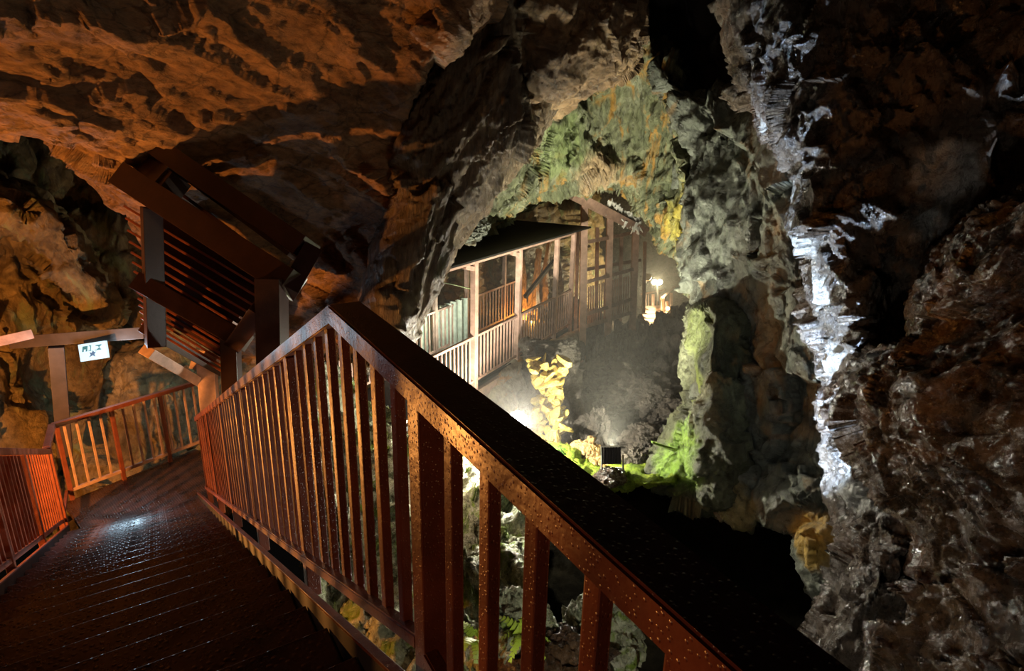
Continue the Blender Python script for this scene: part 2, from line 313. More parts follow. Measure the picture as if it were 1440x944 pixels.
rock('wall_back_vault', [
    [(600, 300, 11.6), (700, 210, 11.6), (770, 110, 11.6), (865, 60, 11.6), (950, 95, 11.3), (975, 220, 11.0), (995, 330, 10.8), (1015, 440, 10.6), (1015, 530, 10.5)],
    [(640, 318, 11.9), (745, 238, 12.0), (822, 168, 12.3), (880, 158, 12.5), (925, 200, 12.2), (962, 290, 11.8), (988, 370, 11.4), (1012, 450, 11.2), (1014, 530, 11.0)],
    [(660, 340, 12.4), (765, 276, 12.8), (832, 254, 13.2), (880, 260, 13.4), (912, 290, 13.0), (950, 345, 12.4), (984, 405, 12.0), (1004, 465, 11.7), (1004, 530, 11.5)],
    [(660, 350, 13.4), (765, 282, 14.0), (832, 258, 14.8), (880, 264, 15.0), (910, 296, 14.6), (948, 350, 14.0), (982, 408, 13.4), (1004, 468, 13.0), (1006, 540, 12.6)]],
    R_grn, 380, 170, .24, 1.2, .08, 7, (1.3, 1.3, .6), .2, label='lit green-grey rock vault over the footbridge', cat='cave wall')
rock('ceiling_back', [
    [(840, -140, 12.5), (960, -140, 12.2), (1120, -140, 11)],
    [(860, 40, 13), (960, 60, 12.6), (1100, 60, 11.4)],
    [(880, 180, 13.4), (980, 200, 12.8), (1120, 220, 11.4)]],
    R_void, 90, 120, .3, .8, .05, 8, label='unlit black rock roof, top centre right', cat='cave roof')
rock('wall_right_inner', [
    [(930, 105, 11.2), (1000, 145, 10.4), (1060, 150, 9.8), (1120, 190, 9.2), (1220, 190, 8.8)],
    [(960, 250, 11.0), (1020, 270, 10.1), (1080, 280, 9.4), (1130, 300, 9.0), (1230, 300, 8.6)],
    [(988, 400, 10.8), (1040, 400, 9.9), (1090, 400, 9.2), (1145, 420, 8.9), (1240, 420, 8.5)],
    [(985, 500, 10.6), (1040, 520, 9.8), (1100, 520, 9.1), (1150, 540, 8.8), (1250, 540, 8.4)],
    [(998, 600, 10.2), (1050, 620, 9.5), (1110, 640, 8.9), (1165, 660, 8.5), (1260, 660, 8.3)],
    [(1000, 690, 9.8), (1050, 728, 9.2), (1110, 738, 8.7), (1160, 800, 8.1), (1260, 800, 7.9)],
    [(1012, 704, 10.6), (1056, 738, 10.0), (1116, 750, 9.4), (1158, 850, 8.8), (1260, 900, 8.4)]],
    R_fin, 190, 300, .3, 1.1, .06, 9, (1, 1, .75), -.3, label='grey-green rock wall right of the vault', cat='cave wall')
rock('wall_right_mound', [
    [(978, 440, 10.5), (995, 432, 10.0), (1010, 435, 9.8), (1050, 455, 10.1)],
    [(970, 500, 10.4), (985, 500, 9.9), (1005, 510, 9.6), (1045, 520, 9.9)],
    [(966, 560, 10.3), (982, 560, 9.8), (1005, 570, 9.5), (1040, 580, 9.8)],
    [(936, 615, 10.4), (962, 620, 9.8), (1000, 630, 9.4), (1040, 640, 9.6)],
    [(912, 652, 10.6), (940, 662, 10.0), (985, 668, 9.4), (1030, 690, 9.4)],
    [(925, 690, 10.4), (950, 700, 10.0), (985, 705, 9.5), (1030, 720, 9.5)]],
    R_moss, 130, 170, .2, 1.4, .06, 10, (1, 1, .7), label='mossy rock buttress with its yellow-green lit edge coloured in, beside the floodlight', cat='cave wall')
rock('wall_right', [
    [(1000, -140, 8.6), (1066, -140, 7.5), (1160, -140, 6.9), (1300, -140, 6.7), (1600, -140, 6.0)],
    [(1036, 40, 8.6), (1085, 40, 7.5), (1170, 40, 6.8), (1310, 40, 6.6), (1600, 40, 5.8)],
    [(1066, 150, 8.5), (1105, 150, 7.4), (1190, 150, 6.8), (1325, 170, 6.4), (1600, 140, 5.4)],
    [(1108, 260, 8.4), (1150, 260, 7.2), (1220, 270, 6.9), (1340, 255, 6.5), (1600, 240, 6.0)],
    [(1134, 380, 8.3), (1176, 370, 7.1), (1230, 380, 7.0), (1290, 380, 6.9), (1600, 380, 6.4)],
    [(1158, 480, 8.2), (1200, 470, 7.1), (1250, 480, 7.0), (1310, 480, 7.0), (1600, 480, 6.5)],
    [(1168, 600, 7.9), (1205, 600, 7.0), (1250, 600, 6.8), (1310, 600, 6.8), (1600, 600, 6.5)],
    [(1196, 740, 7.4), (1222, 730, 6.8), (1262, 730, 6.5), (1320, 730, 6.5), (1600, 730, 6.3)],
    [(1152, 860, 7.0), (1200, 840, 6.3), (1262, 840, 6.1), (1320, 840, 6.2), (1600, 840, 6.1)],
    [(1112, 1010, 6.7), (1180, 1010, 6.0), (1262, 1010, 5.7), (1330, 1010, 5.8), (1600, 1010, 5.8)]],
    R_rdg, 230, 360, .24, 1.3, .07, 11, (1, 1, .7), -.3, label='tall wet rock ridge lit cold white along its left edge, with pale light coloured in', cat='cave wall')
rock('wall_right_front', [
    [(1480, 205, 6.0), (1510, 195, 5.2), (1550, 190, 4.7), (1660, 180, 4.1)],
    [(1345, 315, 6.0), (1400, 300, 5.4), (1470, 290, 4.9), (1660, 280, 4.1)],
    [(1285, 388, 6.1), (1340, 380, 5.5), (1440, 380, 4.9), (1660, 380, 4.1)],
    [(1268, 478, 6.1), (1320, 470, 5.5), (1430, 470, 4.9), (1660, 470, 4.1)],
    [(1188, 568, 6.2), (1260, 560, 5.4), (1380, 560, 4.8), (1660, 560, 4.0)],
    [(1222, 660, 6.0), (1290, 660, 5.3), (1400, 660, 4.7), (1660, 660, 3.9)],
    [(1282, 745, 5.8), (1335, 760, 5.2), (1430, 760, 4.6), (1660, 760, 3.8)],
    [(1270, 860, 5.5), (1335, 860, 5.0), (1430, 860, 4.4), (1660, 860, 3.7)],
    [(1235, 1010, 5.1), (1320, 1010, 4.6), (1430, 1010, 4.1), (1660, 1010, 3.5)]],
    R_rgt, 260, 380, .22, 1.1, .06, 12, label='dark brown bulging rock at the right edge', cat='cave wall')
rock('wall_gorge', [
    [(720, 430, 18.5), (820, 455, 18.0), (900, 462, 18), (1020, 430, 17.5)],
    [(720, 520, 16.0), (820, 520, 15.6), (900, 520, 15.6), (1020, 520, 15.2)],
    [(720, 590, 14.4), (820, 590, 14.0), (900, 600, 13.6), (1020, 600, 13.2)],
    [(720, 690, 12.8), (820, 690, 12.3), (900, 690, 12.0), (1020, 700, 11.8)]],
    R_gry, 230, 220, .42, 2.0, .1, 13, label='dim rubble slope at the bottom of the gorge', cat='cave wall')
rock('wall_bridge', [
    [(480, 600, 10.6), (570, 575, 11.4), (660, 545, 12.4), (760, 492, 14.4), (812, 470, 15.6)],
    [(480, 680, 10.5), (570, 650, 11.3), (660, 620, 12.3), (760, 580, 14.0), (812, 560, 15.0)],
    [(480, 780, 10.4), (570, 740, 11.0), (660, 700, 12.0), (760, 670, 13.6), (812, 660, 14.2)]],
    R_pal, 130, 80, .06, 1.0, .02, 14, label='pale smooth wall under the covered footbridge', cat='cave wall')
rock('wall_back', [
    [(500, 240, 15), (620, 250, 17), (740, 250, 20), (840, 240, 24)],
    [(500, 380, 14.5), (620, 370, 16.5), (740, 360, 20), (840, 350, 24)],
    [(500, 480, 14.2), (620, 470, 16), (740, 450, 19.5), (840, 440, 23)],
    [(500, 640, 13.8), (620, 600, 15.5), (740, 560, 19), (840, 540, 22)]],
    R_rec, 170, 150, .45, 1.2, .08, 15, (1.4, 1.4, .4), label='brown fluted rock wall behind the footbridge', cat='cave wall')
rock('wall_back_far', [
    [(800, 230, 28), (900, 230, 29), (1030, 230, 27)],
    [(800, 380, 28), (900, 380, 29), (1030, 380, 26)],
    [(800, 450, 26), (900, 460, 26), (1030, 460, 24)],
    [(800, 540, 20), (900, 540, 20), (1030, 540, 19)]],
    R_gry, 110, 130, .4, .8, .05, 16, label='hazy rock wall at the far end of the gorge', cat='cave wall')
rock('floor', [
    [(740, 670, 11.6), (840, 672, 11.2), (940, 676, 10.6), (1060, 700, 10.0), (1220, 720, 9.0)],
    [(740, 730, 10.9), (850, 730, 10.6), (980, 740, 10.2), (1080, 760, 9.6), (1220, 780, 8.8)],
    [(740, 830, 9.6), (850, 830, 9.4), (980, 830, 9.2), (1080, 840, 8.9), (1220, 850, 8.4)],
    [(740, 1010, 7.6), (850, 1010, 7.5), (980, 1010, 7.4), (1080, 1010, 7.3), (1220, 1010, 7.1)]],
    R_drk, 150, 120, .06, .8, .015, 17, label='wet gorge floor with its shade put into a near-black colour', cat='cave floor', smooth=True)
rock('wall_front_slope', [
    [(440, 560, 9.8), (540, 590, 10.2), (630, 640, 10.4), (705, 690, 10.3), (752, 735, 10.1)],
    [(440, 680, 9.0), (550, 700, 9.2), (640, 720, 9.2), (700, 745, 9.0), (746, 775, 9.0)],
    [(440, 800, 8.0), (555, 800, 8.2), (640, 810, 8.2), (700, 830, 8.0), (738, 855, 8.0)],
    [(440, 980, 7.0), (560, 980, 7.0), (640, 980, 7.0), (700, 980, 7.0), (735, 980, 6.9)]],
    R_for, 190, 220, .26, 1.6, .07, 18, label='bright wet mossy rock slope seen between the near balusters', cat='cave wall')

# ------------------------------------------------------------------ near staircase and its railings
T = np.array([-.545, .8385, 0]); T /= np.linalg.norm(T); Nn = np.array([T[1], -T[0], 0])
def SN(s, n, z): return T * s + Nn * n + np.array([0, 0, z])
S0 = 1.36; SL = .465
def ztread(s): return .045 - SL * (s - S0)          # nosing line
S1 = S0 + 4.09 / SL; ZL = -4.05
NL, NR = -1.22, .5
st = thing('staircase', SN(S0, 0, ZL), 'wet brown steel staircase descending to the lower left', 'stairs')
nst = 23; run = (S1 - S0) / nst; rise = 4.095 / nst
for i in range(1, nst):
    a = S0 + run * (i - 1); z = .045 - rise * i
    beam('tread', SN(a - .03 + run / 2, NL, z - .02), SN(a - .03 + run / 2, NR, z - .02), run + .06, .035, M['tread'], st, side=T)
for n in (NL - .02, NR + .02):
    beam('stringer', SN(S0 - .05, n, ztread(S0 - .05) - .09), SN(S1, n, ztread(S1) - .09), .03, .26, M['darkroof'], st)
    beam('edge_strip', SN(S0 - .05, n, ztread(S0 - .05) + .06), SN(S1, n, ztread(S1) + .06), .034, .016, M['rail'], st)
ul = thing('landing_platform', SN(0, -.3, .045), 'upper checker-plate landing at the head of the staircase', 'platform')
beam('deck', SN(-1.6, (NL + NR) / 2, .025), SN(S0, (NL + NR) / 2, .025), NR - NL, .04, M['tread'], ul)
beam('edge_beam', SN(-1.6, NR + .02, -.04), SN(S0 - .06, NR + .02, -.04), .03, .17, M['rail'], ul)
ll = thing('landing_platform', (-5.5, 9.4, ZL), 'lower checker-plate landing under the glowing sign', 'platform')
pc = [P_ for P_ in ((-7.12, 8.5), (-5.95, 10.35), (-4.6, 12.2), (-2.9, 10.9), (-4.75, 8.32), (-6.05, 7.55))]
bm = bmesh.new(); vs = [bm.verts.new((x + 5.5, y - 9.4, 0)) for x, y in pc]; f_ = bm.faces.new(vs)
if f_.normal.z < 0: f_.normal_flip()
ex = bmesh.ops.extrude_face_region(bm, geom=[f_]); bmesh.ops.translate(bm, vec=(0, 0, -.06), verts=[v for v in ex['geom'] if isinstance(v, bmesh.types.BMVert)])
bmesh.ops.recalc_face_normals(bm, faces=bm.faces); bm_obj('deck', bm, M['tread'], ll, (-5.5, 9.4, ZL))
def zr(s): return -.158 - SL * (s - 2.16)           # bottom rail top edge, right side
RN = .604
HR_H = .075; HR_W = .125
def rn(s): return RN if s > 2.155 else RN + (s - 2.155) * .0385
rr = thing('stair_railing', SN(S0, RN, 0), 'near red-brown railing rising to a peak and running down to the lower right', 'railing')
sA = 2.155; zA = 1.045
nc = RN + HR_W / 2
zh = lambda s: (zA if s < sA else zA - .4635 * (s - sA))
def handrail_mesh(prof, n0, n1, h, name, parent, mat):
    """continuous boxed handrail following (s, z-top) points in one vertical plane, mitred at its bends"""
    bm = bmesh.new(); base = wloc(parent); rings = []
    for k, (s, z) in enumerate(prof):
        rings.append([bm.verts.new(Vector(SN(s, n, z - dz)) - base) for n, dz in ((n0 + rn(s) - RN, 0), (n1 + rn(s) - RN, 0), (n1 + rn(s) - RN, h), (n0 + rn(s) - RN, h))])
    for a, b in zip(rings[:-1], rings[1:]):
        for j in range(4): bm.faces.new((a[j], a[(j + 1) % 4], b[(j + 1) % 4], b[j]))
    bm.faces.new(rings[0]); bm.faces.new(rings[-1]); bmesh.ops.recalc_face_normals(bm, faces=bm.faces)
    bmesh.ops.bevel(bm, geom=list(bm.edges), offset=.006, segments=2, affect='EDGES')
    return bm_obj(name, bm, mat, parent)
SE = 9.9
handrail_mesh([(-.7, zA - .01), (sA, zA), (SE, zh(SE))], RN, RN + HR_W, HR_H, 'handrail', rr, M['rail'])
handrail_mesh([(S0 + .03, zr(S0 + .03)), (SE, zr(SE))], RN + .005, RN + .05, .055, 'bottom_rail', rr, M['rail'])
handrail_mesh([(-.7, .19), (S0 - .03, .19)], RN + .005, RN + .05, .055, 'bottom_rail', rr, M['rail'])
bay = 1.64
for k in range(6):
    s = S0 + bay * k; zb = min(ztread(s) - .12, 0)
    beam('post', SN(s, rn(s) + .045, zb), SN(s, rn(s) + .045, zh(s) - HR_H + .01), .075, .075, M['rail'], rr, side=T)
s = S0 - .19
def rbar(s, zb, zt):
    beam('baluster', SN(s, rn(s) + .035, zb), SN(s, rn(s) + .035, zt), .043, .032, M['rail'], rr, side=T)
while s > -.5:
    rbar(s, .17, zh(s) - HR_H + .01); s -= .185
for k in range(5):
    for j in range(1, 9):
        s = S0 + bay * (k + j / 9)
        rbar(s, zr(s) - .03, zh(s) - HR_H + .01)
# left railing
lr = thing('stair_railing', SN(7, NL - .05, ztread(7)), 'left red-brown stair railing lit orange from behind', 'railing')
LN = NL - .06
zl = lambda s: zr(s) + .02
def plain_rail(root, pts, w, h, name, mat):
    for a, b in zip(pts[:-1], pts[1:]): beam(name, a, b, w, h, mat, root)
beam('handrail', SN(1.2, LN, zl(1.2) + 1.10), SN(10.15, LN, zl(10.15) + 1.10), .09, .075, M['rail'], lr)
beam('bottom_rail', SN(1.2, LN, zl(1.2) - .03), SN(10.15, LN, zl(10.15) - .03), .045, .055, M['rail'], lr)
for k in range(6):
    s = 1.4 + 1.72 * k
    beam('post', SN(s, LN, ztread(s) - .15), SN(s, LN, zl(s) + 1.08), .07, .07, M['rail'], lr, side=T)
    if k < 5:
        for j in range(1, 10):
            q = s + 1.72 * j / 10; beam('baluster', SN(q, LN, zl(q) - .03), SN(q, LN, zl(q) + 1.08), .04, .03, M['rail'], lr, side=T)
# lower landing railing
lx = thing('landing_railing', (-7.03, 8.65, ZL), 'pinkish railing along the far side of the lower landing', 'railing')
A_ = np.array([-7.05, 8.62, 0]); B_ = np.array([-5.72, 10.5, 0]); dAB = (B_ - A_); LAB = np.linalg.norm(dAB[:2]); dn = dAB / LAB
q = lambda t, z: A_ + dn * t + np.array([0, 0, z])
beam('handrail', q(-.05, ZL + 1.33), q(LAB, ZL + 1.33), .08, .07, M['rail'], lx)
beam('bottom_rail', q(0, ZL + .17), q(LAB, ZL + .17), .045, .055, M['pale'], lx)
for t in (0, .78, 1.56, LAB - .02): beam('post', q(t, ZL - .05), q(t, ZL + 1.31), .06, .06, M['rail'], lx, side=dn)
for j in range(13):
    t = .1 + j * .17
    if min(abs(t - x) for x in (0, .78, 1.56, LAB)) > .06: beam('baluster', q(t, ZL + .15), q(t, ZL + 1.31), .035, .028, M['pale'], lx, side=dn)
beam('corner_post', SN(10.2, LN, ZL - .05), SN(10.2, LN, ZL + 1.36), .1, .1, M['rail'], lx, side=T)
beam('handrail', SN(10.2, LN, ZL + 1.33), q(-.05, ZL + 1.33), .09, .07, M['rail'], lx)
beam('bottom_rail', SN(10.2, LN, ZL + .17), q(-.05, ZL + .17), .045, .055, M['rail'], lx)

# ------------------------------------------------------------------ louvred shelter over the lower stairs
sh = thing('stair_shelter', P(290, 600, 8.5), 'dark red-brown slatted shelter frame above the lower landing', 'shelter')
def pb(name, a, b, w, h, mat, root, side=None): return beam(name, P(*a), P(*b), w, h, mat, root, side)
def upb(name, a, b, w, h, mat, root):
    """beam seen in the image with height h across its image width"""
    p0, p1 = P(*a), P(*b); d = p1 - p0; vd = (p0 + p1) / 2 - CAM; s_ = np.cross(d, np.cross(vd, d)); return beam(name, p0, p1, w, h, mat, root, side=s_)
upb('roof_beam', (168, 171, 7.8), (432, 352, 6.9), .35, .24, M['shelter'], sh)
upb('roof_beam', (176, 250, 7.5), (412, 402, 6.6), .30, .30, M['shelter'], sh)
upb('roof_beam', (196, 397, 7.5), (346, 482, 7.5), .28, .22, M['shelter'], sh)
upb('roof_beam', (206, 462, 7.9), (308, 520, 9.3), .2, .16, M['shelter'], sh)
upb('roof_beam', (206, 494, 8.2), (290, 543, 9.5), .2, .14, M['pale'], sh)
upb('purlin', (180, 215, 7.9), (248, 262, 7.4), .3, .22, M['shelter'], sh)
upb('purlin', (250, 243, 8.1), (412, 362, 7.3), .2, .05, M['shelter'], sh)
upb('purlin', (240, 262, 7.9), (395, 376, 7.2), .2, .04, M['shelter'], sh)
upb('cross_piece', (205, 232, 7.8), (240, 258, 7.4), .3, .4, M['shelter'], sh)
upb('cross_piece', (438, 352, 6.9), (404, 412, 6.6), .24, .2, M['shelter'], sh)
pb('post', (213, 292, 7.3), (219, 486, 7.7), .21, .21, M['shelter'], sh)
pb('post', (382, 392, 6.5), (386, 640, 6.7), .26, .26, M['shelter'], sh)
pb('post', (324, 474, 7.5), (330, 660, 7.6), .19, .19, M['shelter'], sh)
pb('pale_post', (290, 505, 9.3), (300, 630, 9.4), .24, .24, M['pale'], sh)
upb('cross_beam', (368, 434, 6.5), (330, 484, 7.5), .17, .2, M['shelter'], sh)
upb('bracket', (272, 505, 9.3), (306, 512, 9.3), .12, .3, M['pale'], sh)
def slat_end(y):
    if y < 345: return 368
    return 368 - 40 * (y - 345) / 60 if y < 405 else 328 - 8 * (y - 405) / 60
sl_y = [292, 309, 326, 342, 357, 371, 384, 404, 413, 422, 431, 440, 449, 457]
for y0 in sl_y:                                             # slats between the beams, stepped at their left end
    x0 = 178 + 26 * (y0 - 290) / 170; x1 = slat_end(y0 + 30); y1 = y0 + .60 * (x1 - x0)
    upb('slat', (x0, y0, 8.1), (x1, y1, 7.75), .13, .03, M['rail'], sh)
bm = bmesh.new(); bb = P(290, 600, 8.5)
quad = [P(222, 262, 8.3), P(372, 372, 8.0), P(366, 420, 8.0), P(322, 510, 8.0), P(235, 455, 8.3)]
qv = [bm.verts.new(Vector(p - bb)) for p in quad]; qf = bm.faces.new(qv)
ex = bmesh.ops.extrude_face_region(bm, geom=[qf]); bmesh.ops.translate(bm, vec=Vector(FW * .05), verts=[v for v in ex['geom'] if isinstance(v, bmesh.types.BMVert)])
bmesh.ops.recalc_face_normals(bm, faces=bm.faces); bm_obj('backing_sheet', bm, M['shelter'], sh, bb)
# ------------------------------------------------------------------ sign and its gantry
gn = thing('sign_gantry', P(85, 620, 10.6), 'brown post-and-beam frame carrying the glowing sign', 'frame')
pb('post', (79, 487, 10.4), (92, 640, 10.9), .22, .22, M['gantry'], gn)
upb('beam', (18, 482, 10.2), (205, 468, 10.6), .22, .2, M['gantry'], gn)
upb('end_beam', (-30, 487, 9.4), (44, 470, 9.9), .2, .15, M['pale'], gn)
sg = thing('sign', P(132, 495, 10.2), 'small glowing white sign with teal symbols hanging under the beam', 'sign')
s0, sx, sy = P(132, 494, 10.2), P(151, 491, 10.2) - P(132, 494, 10.2), P(133, 482, 10.2) - P(132, 494, 10.2)
M['sign'] = emit('sign_glow', (.66, .90, 1.0), 1.25); M['teal'] = emit('sign_teal', (.0, .30, .33), .6); M['blue'] = emit('sign_blue', (.0, .13, .33), .6)
beam('panel', s0 - sx, s0 + sx, .06, 2 * np.linalg.norm(sy), M['sign'], sg, side=np.cross(sx, sy))
fr = -FW * .045
def glyph(polys, mat):
    vs, fs = [], []
    for pl in polys:
        fs.append(list(range(len(vs), len(vs) + len(pl)))); vs += [s0 + sx * x + sy * y + fr - s0 for x, y in pl]
    mesh_from('symbol', vs, fs, mat, sg)
bx = lambda x0, y0, x1, y1: [(x0, y0), (x1, y0), (x1, y1), (x0, y1)]
glyph([bx(-.74, .62, -.36, .80), bx(-.74, .15, -.62, .62), bx(-.48, .15, -.36, .62), bx(-.62, .42, -.48, .62)], M['teal'])
glyph([bx(-.28, .70, -.1, .80), bx(-.16, .2, -.1, .7), bx(-.28, .15, -.05, .22)], M['teal'])
glyph([bx(.22, .62, .66, .74), [(.34, .62), (.62, .62), (.5, .44)], [(.5, .46), (.64, .2), (.34, .2)], bx(.2, .12, .68, .2)], M['teal'])
glyph([[(-.18, -.02), (-.02, -.1), (.06, .18), (.16, -.06), (.3, -.02), (.2, -.28), (.28, -.62), (.08, -.42), (-.2, -.6), (-.08, -.32)]], M['blue'])
# ------------------------------------------------------------------ covered footbridge
b0 = np.array([-.76, 11.3, 0]); bd = np.array([.473, .881, 0]); bd /= np.linalg.norm(bd); bn = np.array([-bd[1], bd[0], 0])   # bn: towards the far side
BZ = -3.03; BR = -.5
pn = np.array([bd[1], -bd[0], 0])
def tb(u, v=450): return (onplane(u, v, b0, pn) - b0) @ bd
def BP(t, n, z): return b0 + bd * t + bn * n + np.array([0, 0, z])
fb = thing('covered_footbridge', BP(0, .8, BZ), 'pale pinkish steel footbridge with a dark roof in the cave', 'footbridge')
tl, tr = tb(576), tb(802); W = 1.7
beam('deck', BP(tl - 1, W / 2, BZ - .05), BP(tr, W / 2, BZ - .05), W, .08, M['darkroof'], fb)
beam('deck_beam', BP(tl - 1, 0, BZ - .24), BP(tr, 0, BZ - .24), .1, .24, M['pale'], fb)
beam('deck_beam', BP(tl - 1, W, BZ - .24), BP(tr, W, BZ - .24), .1, .24, M['pale'], fb)
beam('roof_sheet', BP(tl - .4, W / 2 - .1, BR + .10), BP(tr + .2, W / 2 - .1, BR + .10), W + .5, .04, M['darkroof'], fb)
beam('roof_beam', BP(tl - .3, 0, BR), BP(tr, 0, BR), .09, .14, M['pale'], fb)
beam('roof_beam', BP(tl - .3, W, BR), BP(tr, W, BR), .09, .14, M['pale'], fb)
for k in range(22):
    t = tl + (tr - tl) * (k + .5) / 22
    beam('rafter', BP(t, -.12, BR + .06), BP(t, W + .1, BR + .06), .03, .05, M['darkroof'], fb)
posts = [tb(u) for u in (577, 667, 728, 779, 801)]
for t, w in zip(posts, (.10, .115, .11, .10, .10)): beam('post', BP(t, 0, BZ - .3), BP(t, 0, BR), w, w, M['pale'], fb, side=bd)
for t in (tb(592), tb(640), tb(706), tb(745), tb(790)): beam('rear_post', BP(t, W, BZ - .2), BP(t, W, BR), .085, .085, M['pale'], fb, side=bd)
for n in (0, W):
    beam('handrail', BP(tl - .6, n, BZ + 1.02), BP(tr, n, BZ + 1.02), .06, .05, M['pale'], fb)
    beam('bottom_rail', BP(tl - .6, n, BZ + .1), BP(tr, n, BZ + .1), .04, .05, M['pale'], fb)
L_ = tr - tl
for n, cnt in ((0, 50), (W, 44)):
    for j in range(cnt):
        t = tl + L_ * (j + .5) / cnt
        if n == 0 and min(abs(t - x) for x in posts) < .08: continue
        beam('baluster', BP(t, n, BZ + .1), BP(t, n, BZ + 1.0), .035, .03, M['pale'], fb, side=bd)
for a, b in ((0, 1), (1, 2)):
    t = posts[b]; beam('knee_brace', BP(t - .35, 0, BR - .08), BP(t - .05, 0, BR - .16), .08, .08, M['pale'], fb)
# corrugated screen behind the bridge
cs = []; fc = []
c0, c1 = P(588, 440, 13.6), P(656, 418, 14.4); hd = np.array([0, 0, 1.25]); nn_ = np.cross((c1 - c0), (0, 0, 1)); nn_ /= np.linalg.norm(nn_)
for th in (0, .02):
    for j in range(97):
        x = j / 96; off = nn_ * (.05 * max(-1, min(1, 1.8 * math.sin(x * 8.5 * 2 * math.pi))) + th); cs += [c0 + (c1 - c0) * x + off, c0 + (c1 - c0) * x + off - hd]
for th in (0, 1):
    for j in range(96): k = th * 194 + 2 * j; fc.append((k, k + 1, k + 3, k + 2))
for j in range(96): fc += [(2 * j, 2 * j + 2, 194 + 2 * j + 2, 194 + 2 * j), (2 * j + 1, 2 * j + 3, 195 + 2 * j + 2, 195 + 2 * j)]
tag(mesh_from('corrugated_screen', cs, fc, plain('white_sheet', (.72, .78, .66), .45)), 'white corrugated metal screen behind the footbridge railing', 'metal screen')
# ------------------------------------------------------------------ tower right of the bridge
tw = thing('stair_tower', P(850, 520, 16.5), 'tall brown open steel stair tower right of the footbridge', 'tower')
cols = [(822, 284, 818, 524, 15.8, .28), (858, 302, 853, 512, 16.8, .28), (894, 326, 888, 500, 18.0, .3), (840, 320, 838, 500, 18.2, .16), (874, 330, 871, 480, 18.8, .16), (907, 340, 905, 440, 20.0, .16)]
for i, (u0, v0, u1, v1, d, w) in enumerate(cols): pb('column', (u0, v0, d), (u1, v1, d), w * .62, w * .62, M['tower'], tw)
upb('roof_beam', (804, 273, 15.2), (906, 326, 18.2), .2, .26, M['tower'], tw)
tb_ = [((824, 341, 15.8), (912, 323, 19)), ((824, 397, 15.8), (890, 379, 18)), ((822, 443, 15.8), (888, 421, 18)), ((824, 459, 15.9), (888, 440, 18)), ((820, 380, 18), (900, 366, 19.6))]
for a, b in tb_: upb('rail', a, b, .12, .1, M['tower'], tw)
for k in range(20):
    u = 828 + k * 3.1; t = (u - 822) / 66
    if min(abs(u - x) for x in (820, 856, 891)) > 5: pb('baluster', (u, 405 - 18 * t, 16.2 + 2 * t), (u - .6, 458 - 20 * t, 16.2 + 2 * t), .04, .04, M['tower'], tw)
pb('brace', (858, 505, 16.8), (880, 470, 17.6), .05, .05, M['tower'], tw)
pb('brace', (820, 524, 15.8), (890, 500, 18), .06, .08, M['tower'], tw)
for u0, v0, u1, v1, d in ((806, 330, 800, 470, 17.0), (813, 322, 809, 470, 16.9)): pb('mullion', (u0, v0, d), (u1, v1, d), .09, .09, M['pale'], tw)
cf = bmesh.new()
base = P(862, 300, 16.6)
for k in range(34):
    u = 838 + rng.random() * 64; t = (u - 804) / 102; v = 271 + 54 * t + rng.normal() * 4 - 3; d = 15.0 + 3 * t
    h = .18 + .3 * rng.random(); p = Vector(P(u, v, d) - base)
    bmesh.ops.create_cone(cf, cap_ends=True, segments=6, radius1=.015, radius2=.05 + .03 * rng.random(), depth=h, matrix=Matrix.Translation(p) @ Matrix.Rotation(rng.normal() * .35, 4, 'Y'))
tag(bm_obj('calcite_fringe', cf, plain('white_calcite', (.75, .73, .66), .4), None, base), 'ragged white calcite fringe along the tower roof beam', 'mineral deposit', kind='stuff')
# ------------------------------------------------------------------ far stairs, lamps
fs_ = thing('far_staircase', P(915, 455, 22), 'short lit staircase with orange railings at the far end', 'stairs')
for k in range(5):
    v = 458 - k * 6.0; pb('tread', (902 + 1.5 * k, v, 22 + .4 * k), (930 + .2 * k, v - 1.5, 22.2 + .4 * k), .45, .06, M['pale'], fs_)
for u, v0, v1, d in ((932, 418, 452, 22.4), (944, 412, 440, 24), (918, 414, 432, 24.2), (938, 424, 447, 23.2), (907, 412, 436, 24.4)): pb('post', (u, v0, d), (u, v1, d), .1, .1, M['pale'], fs_)
upb('handrail', (930, 420, 22.2), (948, 404, 25), .08, .08, M['pale'], fs_); upb('handrail', (902, 414, 24), (934, 408, 25), .06, .06, M['pale'], fs_)
upb('stringer', (920, 458, 21.9), (946, 432, 24), .06, .16, M['pale'], fs_)
for k in range(7): pb('baluster', (904 + 4 * k, 414, 24.5), (904 + 4 * k, 432, 24.5), .03, .03, M['pale'], fs_)
def disc(name, c, r, depth, mat, parent, aim, seg=24):
    bm = bmesh.new(); bmesh.ops.create_cone(bm, cap_ends=True, segments=seg, radius1=r, radius2=r * .92, depth=depth)
    a = Vector(aim).normalized(); bmesh.ops.rotate(bm, matrix=a.to_track_quat('Z', 'Y').to_matrix(), verts=bm.verts)
    return bm_obj(name, bm, mat, parent, c)
M['lampw'] = emit('lamp_glass_warm', (1, .88, .55), 60.); M['star'] = emit('lamp_glass_white', (1, .97, .88), 120.); M['bulb'] = emit('lamp_orange', (1, .55, .15), 25.)
lp = thing('twin_floodlight', P(924, 398, 22.5), 'bright twin lamp glaring at the far end of the gorge', 'lamp')
for u in (920, 928): disc('lens', P(u, 397, 22.4), .09, .05, M['lampw'], lp, CAM - P(u, 397, 22.4)); disc('housing', P(u, 397, 22.55), .12, .2, M['black'], lp, CAM - P(u, 397, 22.5))
pb('pole', (924, 400, 22.6), (925, 424, 22.8), .07, .07, M['black'], lp)
rd = thing('round_reflector', P(911, 390, 21.5), 'pale round disc on a bracket left of the far twin lamp', 'reflector')
